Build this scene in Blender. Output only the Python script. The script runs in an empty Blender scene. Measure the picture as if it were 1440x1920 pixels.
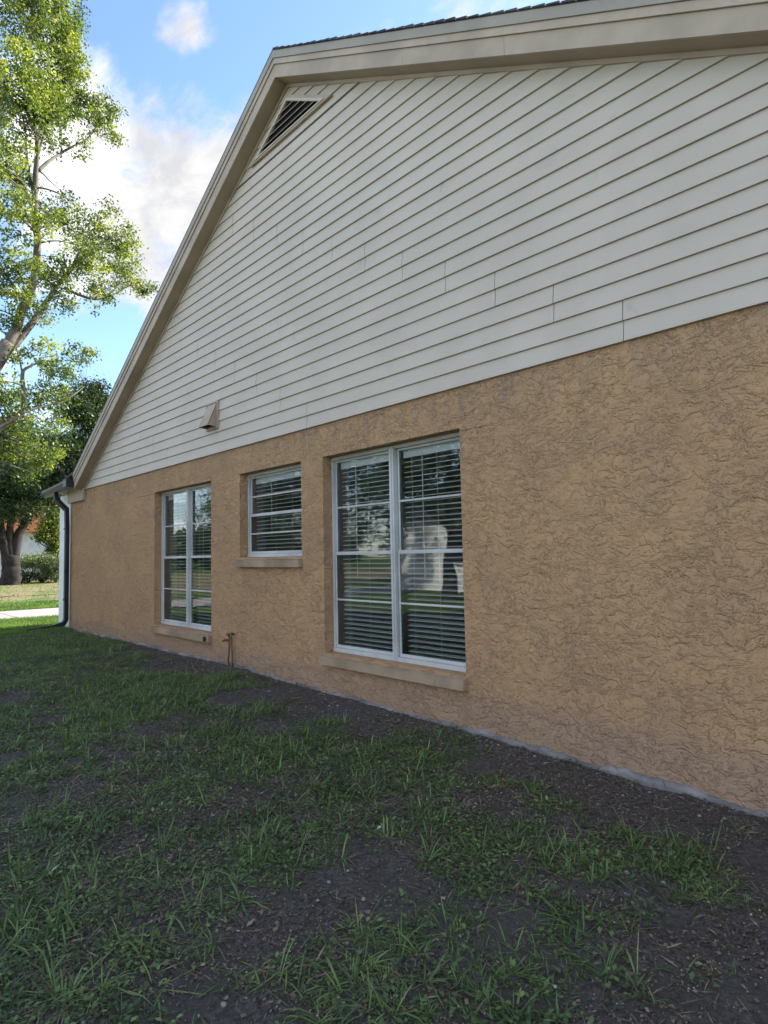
import bpy, math, random
import numpy as np
from mathutils import Vector, Matrix
random.seed(7); RNG = np.random.default_rng(11)
sc = bpy.context.scene
C = sc.collection
PI = math.pi

# ---------------------------------------------------------------- camera
EYE = 1.42
CAM = Vector((0, -4, EYE))
RI = Vector((0.66924022, 0.74277793, -0.01996178))
UP = Vector((0.06256568, -0.02956138, 0.99760296))
FW = Vector((-0.74040737, 0.66888494, 0.06625607))
cd = bpy.data.cameras.new('camera'); cam = bpy.data.objects.new('camera', cd); C.objects.link(cam)
m = Matrix.Identity(4)
for i, v in enumerate((RI, UP, -FW)):
    for j in range(3): m[j][i] = v[j]
for j in range(3): m[j][3] = CAM[j]
cam.matrix_world = m
cd.sensor_fit = 'VERTICAL'; cd.sensor_height = 36; cd.sensor_width = 27; cd.lens = 22.5
cd.clip_start = 0.05; cd.clip_end = 2000
sc.camera = cam

# ---------------------------------------------------------------- light and sky
SUN_EL = math.radians(34); SUN_AZ = math.atan2(0.10, 1.0)     # azimuth measured from +Y towards +X
sdir = Vector((math.sin(SUN_AZ)*math.cos(SUN_EL), math.cos(SUN_AZ)*math.cos(SUN_EL), math.sin(SUN_EL)))
sl = bpy.data.lights.new('sun', 'SUN'); sl.energy = 4.2; sl.angle = math.radians(0.5); sl.color = (1.0, 0.93, 0.80)
so = bpy.data.objects.new('sun', sl); C.objects.link(so)
so.rotation_euler = (-sdir).to_track_quat('-Z', 'Y').to_euler(); so.location = (10, 60, 45)

w = bpy.data.worlds.new('World'); sc.world = w; w.use_nodes = True
nt = w.node_tree; N = nt.nodes; L = nt.links; N.clear()
def wn(t, **k):
    n = N.new(t)
    for a, b in k.items(): setattr(n, a, b)
    return n
out = wn('ShaderNodeOutputWorld'); bg = wn('ShaderNodeBackground'); bg.inputs[1].default_value = 0.11
L.new(bg.outputs[0], out.inputs[0])
sky = wn('ShaderNodeTexSky', sky_type='NISHITA', sun_disc=False, sun_elevation=SUN_EL, sun_rotation=SUN_AZ)
sky.air_density = 1.0; sky.dust_density = 0.35; sky.ozone_density = 3.2
tc = wn('ShaderNodeTexCoord'); sep = wn('ShaderNodeSeparateXYZ'); L.new(tc.outputs['Generated'], sep.inputs[0])
def wmath(op, a, b=None, clamp=False):
    n = wn('ShaderNodeMath', operation=op, use_clamp=clamp)
    for i, v in enumerate((a, b)):
        if v is None: continue
        if isinstance(v, (int, float)): n.inputs[i].default_value = v
        else: L.new(v, n.inputs[i])
    return n.outputs[0]
zz = wmath('ADD', wmath('MAXIMUM', sep.outputs[2], 0.0), 0.16)
comb = wn('ShaderNodeCombineXYZ')
L.new(wmath('DIVIDE', sep.outputs[0], zz), comb.inputs[0]); L.new(wmath('DIVIDE', sep.outputs[1], zz), comb.inputs[1])
def wnoise(scale, detail, rough, dist=0.0, off=(0, 0, 0), sc3=(1, 1, 1), rot=0):
    mp = wn('ShaderNodeMapping'); mp.inputs['Location'].default_value = off; mp.inputs['Scale'].default_value = sc3
    mp.inputs['Rotation'].default_value = (0, 0, rot)
    L.new(comb.outputs[0], mp.inputs[0])
    n = wn('ShaderNodeTexNoise'); n.inputs['Scale'].default_value = scale; n.inputs['Detail'].default_value = detail
    n.inputs['Roughness'].default_value = rough; n.inputs['Distortion'].default_value = dist
    L.new(mp.outputs[0], n.inputs['Vector']); return n.outputs[0]
def bump_dir(px, py, deg, strength):      # a cloud bank that stands in one part of the sky
    d = (FW + (px-720)/1200*RI - (py-960)/1200*UP).normalized()
    vd = wn('ShaderNodeVectorMath', operation='DOT_PRODUCT'); L.new(tc.outputs['Generated'], vd.inputs[0]); vd.inputs[1].default_value = d
    r = wn('ShaderNodeMapRange', interpolation_type='SMOOTHSTEP')
    r.inputs[1].default_value = math.cos(math.radians(deg)); r.inputs[2].default_value = math.cos(math.radians(deg*0.35))
    r.inputs[3].default_value = 0; r.inputs[4].default_value = strength
    L.new(vd.outputs['Value'], r.inputs[0]); return r.outputs[0]
cov = wnoise(0.9, 8, 0.62, 0.25, (3.1, 1.7, 0), (1.0, 1.0, 1), 0.5)
wis = wnoise(2.6, 9, 0.62, 0.9, (0.4, 5.2, 0), (1.0, 1.7, 1), 2.2)
cov = wmath('ADD', cov, wmath('MULTIPLY', wmath('SUBTRACT', wis, 0.5), 0.70))
fin = wnoise(9.0, 9, 0.66, 0.6, (2.4, 1.2, 0), (1.0, 2.1, 1), 2.0)
cov = wmath('ADD', cov, wmath('MULTIPLY', wmath('SUBTRACT', fin, 0.5), 0.55))
for a in ((330, 400, 15, 0.27), (230, 260, 9, 0.10), (430, 300, 8, 0.12), (240, 570, 6, 0.10), (150, 60, 8, 0.08), (328, 47, 2.2, 0.17), (352, 41, 2.4, 0.17), (378, 40, 2.0, 0.15),
          (430, 50, 14, -0.22), (290, 110, 7, -0.12), (380, 120, 7, -0.14), (200, 650, 5, -0.20)):
    cov = wmath('ADD', cov, bump_dir(*a))
mr = wn('ShaderNodeMapRange', interpolation_type='SMOOTHSTEP'); mr.inputs[1].default_value = 0.44; mr.inputs[2].default_value = 0.80
L.new(cov, mr.inputs[0])
shade = wnoise(5.0, 8, 0.62, 0.5, (7, 2, 0), (1, 1.6, 1), 2.1)
crr = wn('ShaderNodeValToRGB'); L.new(shade, crr.inputs[0])
crr.color_ramp.elements[0].position = 0.38; crr.color_ramp.elements[0].color = (5.3, 5.35, 5.6, 1)
crr.color_ramp.elements[1].position = 0.62; crr.color_ramp.elements[1].color = (7.4, 7.3, 7.2, 1)
mx = wn('ShaderNodeMix', data_type='RGBA'); L.new(mr.outputs[0], mx.inputs[0]); L.new(sky.outputs[0], mx.inputs[6])
# unseen clouds behind the camera are brightened to light the wall, those ahead dimmed
fr = wn('ShaderNodeMapRange'); L.new(sep.outputs[1], fr.inputs[0]); fr.inputs[1].default_value = 0.30; fr.inputs[2].default_value = -0.25
fr.inputs[3].default_value = 0.40; fr.inputs[4].default_value = 1.75
cm = wn('ShaderNodeVectorMath', operation='SCALE'); L.new(crr.outputs[0], cm.inputs[0]); L.new(fr.outputs[0], cm.inputs['Scale']); L.new(cm.outputs[0], mx.inputs[7])
L.new(mx.outputs[2], bg.inputs[0])

sc.view_settings.view_transform = 'Standard'; sc.view_settings.look = 'None'
sc.view_settings.exposure = 1.74; sc.view_settings.gamma = 1.0
sc.cycles.max_bounces = 8; sc.cycles.transparent_max_bounces = 12; sc.cycles.diffuse_bounces = 4

# ---------------------------------------------------------------- helpers
def ray(px, py): return FW + (px-720)/1200*RI - (py-960)/1200*UP
def at(px, py, X=None, Y=None, dist=None):
    d = ray(px, py)
    t = (X-CAM.x)/d.x if X is not None else (Y-CAM.y)/d.y if Y is not None else dist/d.length
    return CAM + d*t

def tag(o, label=None, cat=None, group=None, kind=None):
    if label: o['label'] = label
    if cat: o['category'] = cat
    if group: o['group'] = group
    if kind: o['kind'] = kind
    return o
def empty(name, loc=(0, 0, 0)):
    o = bpy.data.objects.new(name, None); C.objects.link(o); o.location = loc; o.empty_display_size = 0.2; return o

class MB:
    def __init__(s): s.v = []; s.f = []
    def add(s, vs, fs):
        k = len(s.v); s.v += [tuple(v) for v in vs]; s.f += [tuple(i+k for i in f) for f in fs]; return s
    def box(s, x0, x1, y0, y1, z0, z1):
        v = [(x, y, z) for z in (z0, z1) for y in (y0, y1) for x in (x0, x1)]
        return s.add(v, [(0, 2, 3, 1), (4, 5, 7, 6), (0, 1, 5, 4), (1, 3, 7, 5), (3, 2, 6, 7), (2, 0, 4, 6)])
    def prism(s, poly, y0, y1):             # polygon in XZ, swept along Y
        n = len(poly); v = [(x, y0, z) for x, z in poly] + [(x, y1, z) for x, z in poly]
        f = [tuple(range(n)), tuple(range(2*n-1, n-1, -1))] + [(i, i+n, (i+1) % n+n, (i+1) % n) for i in range(n)]
        return s.add(v, f)
    def tube(s, pts, rad, n=8, cap=True):
        pts = [Vector(p) for p in pts]; R = rad if isinstance(rad, (list, tuple)) else [rad]*len(pts)
        k = len(s.v); a = None
        for i, p in enumerate(pts):
            t = (pts[min(i+1, len(pts)-1)] - pts[max(i-1, 0)]).normalized()
            if a is None: a = t.cross(Vector((0, 0, 1)) if abs(t.z) < .9 else Vector((1, 0, 0))).normalized()
            a = (a - t*a.dot(t)).normalized(); b = t.cross(a)
            for j in range(n):
                q = 2*PI*j/n; s.v.append(tuple(p + (a*math.cos(q)+b*math.sin(q))*R[i]))
        for i in range(len(pts)-1):
            for j in range(n):
                s.f.append((k+i*n+j, k+i*n+(j+1) % n, k+(i+1)*n+(j+1) % n, k+(i+1)*n+j))
        if cap:
            s.f.append(tuple(k+j for j in range(n-1, -1, -1))); e = k+(len(pts)-1)*n; s.f.append(tuple(e+j for j in range(n)))
        return s
    def build(s, name, mat, parent=None, smooth=False, bevel=0):
        me = bpy.data.meshes.new(name); me.from_pydata(s.v, [], s.f); me.validate(); me.update()
        me.materials.append(mat)
        if smooth: me.polygons.foreach_set('use_smooth', [True]*len(me.polygons))
        o = bpy.data.objects.new(name, me); C.objects.link(o); o.parent = parent
        if parent is not None:              # vertices are given in world space
            off = Vector((0, 0, 0)); p = parent
            while p is not None: off += p.location; p = p.parent
            me.transform(Matrix.Translation(-off))
        if bevel:
            b = o.modifiers.new('bevel', 'BEVEL'); b.width = bevel; b.segments = 2; b.limit_method = 'ANGLE'
        return o

def mesh_np(name, V, F, mat, parent=None, rnd=None):     # F: (n,4) quads or (n,3) tris
    me = bpy.data.meshes.new(name); nv = len(V); nf, k = F.shape
    me.vertices.add(nv); me.vertices.foreach_set('co', V.astype(np.float32).ravel())
    me.loops.add(nf*k); me.loops.foreach_set('vertex_index', F.astype(np.int32).ravel())
    me.polygons.add(nf); me.polygons.foreach_set('loop_start', np.arange(0, nf*k, k, dtype=np.int32))
    try: me.polygons.foreach_set('loop_total', np.full(nf, k, dtype=np.int32))
    except Exception: pass
    if rnd is not None:
        a = me.attributes.new('rnd', 'FLOAT', 'POINT'); a.data.foreach_set('value', rnd.astype(np.float32))
    me.update(calc_edges=True); me.materials.append(mat)
    o = bpy.data.objects.new(name, me); C.objects.link(o); o.parent = parent
    if parent is not None: me.transform(Matrix.Translation(-parent.location))
    return o

# value noise on numpy arrays
def vnoise(x, y, seed=0, octaves=3):
    t = 0; amp = 1; tot = 0
    for o in range(octaves):
        xi = np.floor(x).astype(np.int64); yi = np.floor(y).astype(np.int64); fx = x-xi; fy = y-yi
        fx = fx*fx*(3-2*fx); fy = fy*fy*(3-2*fy)
        def h(a, b):
            n = (a*374761393 + b*668265263 + (seed+o*17)*982451653) & 0x7fffffff
            n = ((n ^ (n >> 13))*1274126177) & 0x7fffffff
            return ((n ^ (n >> 16)) & 0xffff)/65535.0
        v = (h(xi, yi)*(1-fx)+h(xi+1, yi)*fx)*(1-fy)+(h(xi, yi+1)*(1-fx)+h(xi+1, yi+1)*fx)*fy
        t = t+v*amp; tot += amp; amp *= .5; x = x*2.03+11.3; y = y*2.03+5.7
    return t/tot

# ---------------------------------------------------------------- materials
class Mat:
    def __init__(s, name):
        s.m = bpy.data.materials.new(name); s.m.use_nodes = True; s.t = s.m.node_tree; s.n = s.t.nodes; s.l = s.t.links
        s.b = s.n['Principled BSDF']; s.o = s.n['Material Output']; s._p = None
    def N(s, t, ins=None, **k):
        n = s.n.new(t)
        for a, b in k.items(): setattr(n, a, b)
        for a, b in (ins or {}).items():
            if isinstance(b, bpy.types.NodeSocket): s.l.new(b, n.inputs[a])
            else: n.inputs[a].default_value = b
        return n
    def pos(s):
        if s._p is None: s._p = s.N('ShaderNodeNewGeometry').outputs['Position']
        return s._p
    def map(s, scale=(1, 1, 1), rot=(0, 0, 0), loc=(0, 0, 0)):
        return s.N('ShaderNodeMapping', {'Vector': s.pos(), 'Scale': scale, 'Rotation': rot, 'Location': loc}).outputs[0]
    def noise(s, scale, detail=4, rough=.55, dist=0, vec=None):
        return s.N('ShaderNodeTexNoise', {'Vector': vec or s.pos(), 'Scale': scale, 'Detail': detail, 'Roughness': rough, 'Distortion': dist}).outputs[0]
    def math(s, op, a, b=0.0, clamp=False):
        return s.N('ShaderNodeMath', {0: a, 1: b}, operation=op, use_clamp=clamp).outputs[0]
    def rng(s, v, a, b, c=0.0, d=1.0, smooth=True):
        return s.N('ShaderNodeMapRange', {0: v, 1: a, 2: b, 3: c, 4: d}, interpolation_type='SMOOTHSTEP' if smooth else 'LINEAR').outputs[0]
    def mix(s, f, a, b, mode='MIX'):
        n = s.n.new('ShaderNodeMix'); n.data_type = 'RGBA'; n.blend_type = mode
        for i, v in ((0, f), (6, a), (7, b)):
            if isinstance(v, bpy.types.NodeSocket): s.l.new(v, n.inputs[i])
            else: n.inputs[i].default_value = v if i == 0 else (*v, 1) if len(v) == 3 else v
        return n.outputs[2]
    def bump(s, h, strength=.5, dist=.01, normal=None):
        ins = {'Height': h, 'Strength': strength, 'Distance': dist}
        if normal is not None: ins['Normal'] = normal
        o = s.N('ShaderNodeBump', ins).outputs[0]
        s.l.new(o, s.b.inputs['Normal']); return o
    def col(s, c):
        if isinstance(c, bpy.types.NodeSocket): s.l.new(c, s.b.inputs['Base Color'])
        else: s.b.inputs['Base Color'].default_value = (*c, 1)
        return s
    def set(s, rough=.7, spec=.3, metal=0):
        s.b.inputs['Roughness'].default_value = rough; s.b.inputs['Specular IOR Level'].default_value = spec; s.b.inputs['Metallic'].default_value = metal
        return s

def paint(name, c, var=.08, rough=.6, bscale=60, bstr=.15, dirt=.25, grain=None, seams=()):
    M = Mat(name).set(rough)
    n1 = M.noise(2.2, 5, .6); n2 = M.noise(bscale, 3, .6, vec=M.map(grain) if grain else None)
    dark = tuple(x*(1-var*2.2) for x in c); lite = tuple(min(1, x*(1+var)) for x in c)
    cc = M.mix(M.rng(n1, .3, .7), dark, lite)
    st = M.noise(9, 5, .7, .3, vec=M.map((1, 1, .35)))
    cc = M.mix(M.math('MULTIPLY', M.rng(st, .60, .78), dirt), cc, tuple(x*.45 for x in c))
    if seams:
        X = M.N('ShaderNodeSeparateXYZ', {0: M.pos()}).outputs[0]
        for sx in seams:
            cc = M.mix(M.math('MULTIPLY', M.rng(M.math('ABSOLUTE', M.math('SUBTRACT', X, sx)), .004, .0015), .6), cc, tuple(x*.3 for x in c))
    M.col(cc); M.bump(n2, bstr, .004)
    return M.m

def make_stucco():
    M = Mat('stucco').set(.85, .15)
    warp = M.N('ShaderNodeTexNoise', {'Vector': M.pos(), 'Scale': 6.0, 'Detail': 2.0}).outputs['Color']
    wv = M.N('ShaderNodeVectorMath', {0: warp, 1: (.5, .5, .5)}, operation='SUBTRACT').outputs[0]
    wv = M.N('ShaderNodeVectorMath', {0: wv, 'Scale': .10}, operation='SCALE').outputs[0]
    v = M.N('ShaderNodeVectorMath', {0: M.pos(), 1: wv}, operation='ADD').outputs[0]
    v2 = M.N('ShaderNodeMapping', {'Vector': v, 'Scale': (.85, 1, 1.5)}).outputs[0]
    a = M.noise(12, 4, .62, .35, vec=v2)
    b = M.noise(23, 3, .6, .5, vec=v2); big_ = M.noise(5.5, 4, .6, .6, vec=v2)
    fine = M.noise(160, 3, .7)
    # trowelled plateaus: sharp little steps where a noise crosses a level
    s1 = M.rng(a, .485, .515); s2 = M.rng(a, .565, .585); s3 = M.rng(b, .52, .55)
    calm = M.rng(M.noise(2.3, 4, .6, .5), .36, .60, .15, 1.0); calm2 = M.rng(M.noise(3.7, 3, .6), .40, .60, .1, 1.0)
    h = M.math('ADD', M.math('ADD', M.math('MULTIPLY', s1, calm), M.math('MULTIPLY', M.math('MULTIPLY', s2, .8), calm2)), M.math('MULTIPLY', s3, .6))
    h = M.math('ADD', h, M.math('ADD', M.math('MULTIPLY', fine, .25), M.math('MULTIPLY', M.rng(big_, .49, .52), .9)))
    # shade painted into the colour along the steps, where the bump shades weakly
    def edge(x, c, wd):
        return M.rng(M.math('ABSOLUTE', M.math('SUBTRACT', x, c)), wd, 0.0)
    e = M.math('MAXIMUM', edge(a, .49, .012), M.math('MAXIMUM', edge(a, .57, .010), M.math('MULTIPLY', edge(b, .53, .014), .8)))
    blot = M.noise(1.1, 5, .6, .4); blot2 = M.noise(4.5, 5, .65)
    base = M.mix(M.rng(blot, .35, .68), (.480, .290, .152), (.420, .254, .142))
    base = M.mix(M.math('MULTIPLY', M.rng(blot2, .48, .72), .42), base, (.36, .235, .145))
    sp = M.N('ShaderNodeSeparateXYZ', {0: M.pos()}); Z = sp.outputs[2]; X = sp.outputs[0]
    # faded pinkish band of old paint near the ground, grey drips below the siding
    wob = M.math('MULTIPLY', M.noise(3.0, 4, .6), .16)
    low = M.rng(M.math('SUBTRACT', Z, wob), .30, .10)
    base = M.mix(M.math('MULTIPLY', low, .55), base, (.31, .215, .16))
    drip = M.noise(9, 4, .65, 0, vec=M.map((1.4, 1, .10)))
    top = M.math('MULTIPLY', M.rng(Z, 2.30, 2.80), M.rng(drip, .40, .66))
    base = M.mix(M.math('MULTIPLY', top, .40), base, (.23, .185, .15))
    # hairline cracks running out from the heads of two windows
    cz = M.math('ABSOLUTE', M.math('SUBTRACT', M.math('ADD', Z, M.math('MULTIPLY', M.math('SUBTRACT', M.noise(14, 4, .7), .5), .05)), 2.43))
    cx = M.math('ADD', M.math('MULTIPLY', M.rng(X, -3.50, -3.46), M.rng(X, -3.05, -3.25)), M.math('MULTIPLY', M.rng(X, -10.6, -10.3), M.rng(X, -9.7, -9.76)))
    base = M.mix(M.math('MULTIPLY', M.math('MULTIPLY', M.rng(cz, .006, .003), cx), .75), base, (.10, .07, .05))
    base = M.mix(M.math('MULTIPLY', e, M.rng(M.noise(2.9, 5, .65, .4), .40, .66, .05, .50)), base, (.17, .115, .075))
    M.col(base); M.bump(h, .8, .012)
    return M.m
MT = {}
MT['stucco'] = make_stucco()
MT['stucco_trim'] = paint('stucco_trim', (.34, .245, .16), .16, .85, 50, .6, .7)
def make_siding():
    M = Mat('siding').set(.55, .3)
    n1 = M.noise(1.6, 5, .6, .3); n2 = M.noise(14, 4, .6, vec=M.map((.25, 1, 1)))
    c = M.mix(M.rng(n1, .3, .7), (.485, .412, .335), (.53, .452, .370))
    c = M.mix(M.math('MULTIPLY', M.rng(n2, .55, .75), .20), c, (.40, .36, .30))
    sm = M.noise(3.3, 6, .7, .5)
    c = M.mix(M.math('MULTIPLY', M.rng(sm, .60, .74), .42), c, (.30, .27, .225))
    grit = M.noise(120, 2, .5, vec=M.map((.5, 1, 1)))
    M.col(c); M.bump(grit, .12, .002); return M.m
MT['siding'] = make_siding()
MT['trim'] = paint('tan_trim_paint', (.40, .312, .228), .08, .55, 50, .1, .35, seams=(-2.75, -8.9))
MT['soffit'] = paint('soffit_paint', (.36, .275, .20), .05, .6, 50, .1, .3)
MT['pale_trim'] = paint('pale_trim_paint', (.43, .332, .248), .08, .55, 50, .1, .35)
MT['top_trim'] = paint('grey_tan_metal_edge', (.32, .275, .22), .05, .5, 50, .1, .2)
MT['white_frame'] = paint('white_aluminium', (.50, .495, .475), .10, .40, 40, .03, .18)
MT['white_block'] = paint('white_block_paint', (.78, .79, .78), .04, .6, 40, .1, .15)
MT['black'] = paint('black_gutter_paint', (.022, .023, .026), .1, .38, 40, .05, .1)
MT['gutter'] = paint('grey_gutter_paint', (.085, .08, .08), .12, .42, 30, .08, .3)
MT['brown_metal'] = paint('rusty_brown_pipe', (.16, .10, .06), .3, .6, 90, .3, .5)
MT['concrete'] = paint('rough_concrete', (.235, .215, .20), .25, .95, 60, 1.0, .9)
MT['walk'] = paint('pale_driveway_concrete', (.37, .32, .30), .06, .85, 30, .2, .3)
MT['black_void'] = paint('dark_void', (.008, .008, .009), .0, .9, 30, 0, 0)
MT['slat'] = paint('white_blind_slats', (.92, .92, .90), .02, .5, 40, .02, .05)
MT['reveal'] = paint('reveal_paint', (.60, .61, .62), .03, .7, 30, .05, .05)
MT['room'] = paint('room_wall', (.50, .49, .47), .05, .8, 30, .05, .1)
MT['shingle'] = paint('dark_shingles', (.075, .072, .07), .25, .9, 40, .7, .4)
MT['terracotta'] = paint('terracotta_roof', (.50, .19, .09), .15, .8, 8, .6, .3)
MT['bark'] = paint('grey_bark', (.17, .145, .12), .2, .9, 14, .9, .6, grain=(1, 1, .3))
MT['bark_dark'] = paint('dark_bark', (.038, .031, .028), .25, .9, 12, .9, .6, grain=(1, 1, .3))
MT['nwall'] = paint('neighbour_white_wall', (.62, .62, .61), .06, .8, 20, .2, .2)
def make_glass():
    M = Mat('window_glass'); M.n.remove(M.b)
    lw = M.N('ShaderNodeFresnel', {'IOR': 1.95}).outputs[0]
    wob = M.noise(1.7, 2, .5)
    bp = M.N('ShaderNodeBump', {'Height': wob, 'Strength': .12, 'Distance': .02}).outputs[0]
    g = M.N('ShaderNodeBsdfGlossy', {'Color': (.95, .97, 1, 1), 'Roughness': .015, 'Normal': bp}).outputs[0]
    t = M.N('ShaderNodeBsdfTransparent', {'Color': (.86, .90, .90, 1)}).outputs[0]
    mx_ = M.N('ShaderNodeMixShader', {0: lw, 1: t, 2: g}).outputs[0]
    M.l.new(mx_, M.o.inputs[0]); return M.m
MT['glass'] = make_glass()

def leaf_mat(name, dark, mid, light, trans=.45, attr=True):
    M = Mat(name)
    if attr: f = M.N('ShaderNodeAttribute', attribute_name='rnd').outputs['Fac']
    else: f = M.N('ShaderNodeNewGeometry').outputs['Random Per Island']
    r = M.N('ShaderNodeValToRGB', {0: f}); e = r.color_ramp.elements
    e[0].color = (*dark, 1); e[1].color = (*light, 1); e[0].position = .1; e[1].position = .95
    x = e.new(.5); x.color = (*mid, 1)
    M.l.new(r.outputs[0], M.b.inputs['Base Color']); M.set(.45, .35)
    tr = M.N('ShaderNodeBsdfTranslucent', {'Color': M.mix(1.0, r.outputs[0], (1.35, 1.32, .55), 'MULTIPLY')}).outputs[0]
    M.l.new(M.N('ShaderNodeMixShader', {0: trans, 1: M.b.outputs[0], 2: tr}).outputs[0], M.o.inputs[0])
    return M.m
MT['leaf'] = leaf_mat('oak_leaves', (.034, .062, .028), (.110, .165, .045), (.35, .39, .075), .5)
MT['leaf_dark'] = leaf_mat('dark_leaves', (.020, .040, .018), (.035, .065, .025), (.07, .11, .03), .3)
MT['leaf_pale'] = leaf_mat('pale_shrub_leaves', (.08, .11, .06), (.14, .18, .09), (.26, .30, .16), .3)
MT['grass'] = leaf_mat('grass_blades', (.056, .096, .038), (.118, .186, .062), (.25, .32, .11), .35)
MT['lawn'] = leaf_mat('lawn_blades', (.07, .13, .03), (.12, .21, .04), (.20, .30, .06), .4)
def litter_mat():
    M = Mat('dead_leaf_bits').set(.8, .2)
    f = M.N('ShaderNodeAttribute', attribute_name='rnd').outputs['Fac']
    r = M.N('ShaderNodeValToRGB', {0: f}); e = r.color_ramp.elements
    e[0].color = (.05, .035, .028, 1); e[1].color = (.55, .52, .46, 1); e[1].position = 1
    for p, c in ((.5, (.12, .085, .06)), (.85, (.22, .165, .11)), (.96, (.33, .27, .20))): x = e.new(p); x.color = (*c, 1)
    M.l.new(r.outputs[0], M.b.inputs['Base Color']); return M.m
MT['litter'] = litter_mat()
def make_soil():
    M = Mat('lawn_soil').set(.95, .1)
    sp = M.N('ShaderNodeSeparateXYZ', {0: M.pos()}); X = sp.outputs[0]; Y = sp.outputs[1]
    n1 = M.noise(3.2, 6, .65, .3); n2 = M.noise(38, 6, .75, .4); n3 = M.noise(140, 4, .7)
    soil = M.mix(M.rng(n2, .33, .68), (.045, .038, .035), (.18, .155, .137))
    soil = M.mix(M.rng(n1, .38, .70), soil, (.105, .09, .078))
    soil = M.mix(M.math('MULTIPLY', M.rng(n3, .62, .74), .55), soil, (.32, .27, .22))
    green = M.mix(M.rng(n2, .3, .7), (.04, .075, .02), (.12, .18, .045))
    brown = M.mix(M.rng(n1, .35, .65), (.16, .12, .07), (.30, .25, .15))
    brown = M.mix(M.rng(M.noise(.55, 4, .6, .4), .48, .60), brown, (.11, .16, .05))
    far = M.rng(X, -14.3, -15.2)                       # lawn past the end of the house
    side = M.rng(Y, -5.5, -7.5)
    c = M.mix(M.math('MAXIMUM', far, side), soil, green)
    bm = M.math('MULTIPLY', M.rng(X, -24.3, -25.0), M.rng(X, -60., -52.))
    c = M.mix(bm, c, brown)
    M.col(c); M.bump(M.math('ADD', M.math('MULTIPLY', n2, 1.0), M.math('MULTIPLY', n3, .4)), .9, .03); return M.m
MT['soil'] = make_soil()

# ---------------------------------------------------------------- ground
def ground_z(x, y):
    x = np.asarray(x, float); y = np.asarray(y, float)
    base = np.interp(x, [-16, -13.9, -7.3, -2.6, -1.2, 3], [0, .045, .075, -.03, -.075, -.08])
    fade = np.clip((y+7)/4, 0, 1)*np.clip((4-x)/3, 0, 1)
    fade = np.clip(fade, 0, 1)
    b = base*fade
    near = np.exp(-((x+6)/11)**4)*np.exp(-((y+2)/6)**4)
    return b + near*((vnoise(x*13, y*13, 15, 2)-.5)*.016 + (vnoise(x*1.3, y*1.3, 3, 3)-.5)*.10*np.clip(-y/0.5+.25, 0.15, 1) + (vnoise(x*6, y*6, 5, 2)-.5)*.022)
def axis(a, b, fine, lo, hi):
    f = list(np.arange(lo, hi+1e-6, fine)); g = []; s = fine*3; v = hi
    while v < b: v += s; s *= 1.35; g.append(min(v, b))
    h = []; s = fine*3; v = lo
    while v > a: v -= s; s *= 1.35; h.append(max(v, a))
    return np.array(h[::-1]+f+g)
gx = axis(-600, 600, .07, -16, 1.5); gy = axis(-600, 600, .07, -5.5, .3)
XX, YY = np.meshgrid(gx, gy); ZZ = ground_z(XX, YY)
nx, ny = len(gx), len(gy); idx = np.arange(nx*ny).reshape(ny, nx)
Fq = np.stack([idx[:-1, :-1], idx[:-1, 1:], idx[1:, 1:], idx[1:, :-1]], -1).reshape(-1, 4)
g = mesh_np('ground', np.stack([XX, YY, ZZ], -1).reshape(-1, 3), Fq, MT['soil'])
g.data.polygons.foreach_set('use_smooth', [True]*len(g.data.polygons)); tag(g, kind='structure')
mb = MB()
for k in range(-12, 12):                              # slabs with joints
    mb.box(-20.98, -17.87, k*3+.012, k*3+3-.012, -.10, .022)
tag(mb.build('driveway', MT['walk'], bevel=.01), kind='structure')

# ---------------------------------------------------------------- house
house = empty('house', (-5.9, 0, 0))
tag(house, 'single-storey gable house end with tan stucco below and off-white lap siding above', 'house')
E0 = EYE
XA, ZA, SL, SR = -5.911, E0+5.443, .566, .538
XL, XR = -13.1, 1.5
ZS = E0+1.378                                          # bottom of the siding
def rake(x): return ZA - (SL*(XA-x) if x < XA else SR*(x-XA))
def xl(z): return XA-(ZA-z)/SL
def xr(z): return XA+(ZA-z)/SR
def chevron(mb, a, b, y0, y1, x0=XL, x1=XR):
    poly = [(x0, rake(x0)+a), (XA, ZA+a), (x1, rake(x1)+a), (x1, rake(x1)+b), (XA, ZA+b), (x0, rake(x0)+b)]
    L_, R_ = [poly[i] for i in (0, 1, 4, 5)], [poly[i] for i in (1, 2, 3, 4)]
    n = 6; v = [(x, y0, z) for x, z in poly]+[(x, y1, z) for x, z in poly]
    f = [(0, 1, 4, 5), (1, 2, 3, 4), (11, 10, 7, 6), (10, 9, 8, 7)]+[(i, i+n, (i+1) % n+n, (i+1) % n) for i in range(n)]
    return mb.add(v, f)
# stucco wall with openings
XW0, XW1, HT = -14.0, 2.0, .34
OP = [(-9.74, -7.87, E0-.995, E0+1.035), (-7.11, -5.77, E0-.005, E0+1.04), (-5.375, -3.475, E0-.995, E0+1.035)]
mb = MB(); xs = sorted({XW0, XW1, *[o[0] for o in OP], *[o[1] for o in OP]})
for a, b in zip(xs[:-1], xs[1:]):
    o = [q for q in OP if q[0] <= a+1e-6 and q[1] >= b-1e-6]
    if o: mb.box(a, b, 0, HT, -.3, o[0][2]); mb.box(a, b, 0, HT, o[0][3], ZS+.05)
    else: mb.box(a, b, 0, HT, -.3, ZS+.05)
mb.box(XW0, XW0+HT, HT, 11, -.3, ZS-.1); mb.box(XW1-HT, XW1, HT, 11, -.3, ZS-.1); mb.box(XW0, XW1, 11, 11.2, -.3, ZS-.1)
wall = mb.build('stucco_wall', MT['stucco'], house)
mb = MB(); mb.prism([(xl(ZS)-.1, ZS+.052), (xr(ZS), ZS+.052), (XA, ZA-.02)], .004, .12)
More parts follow.
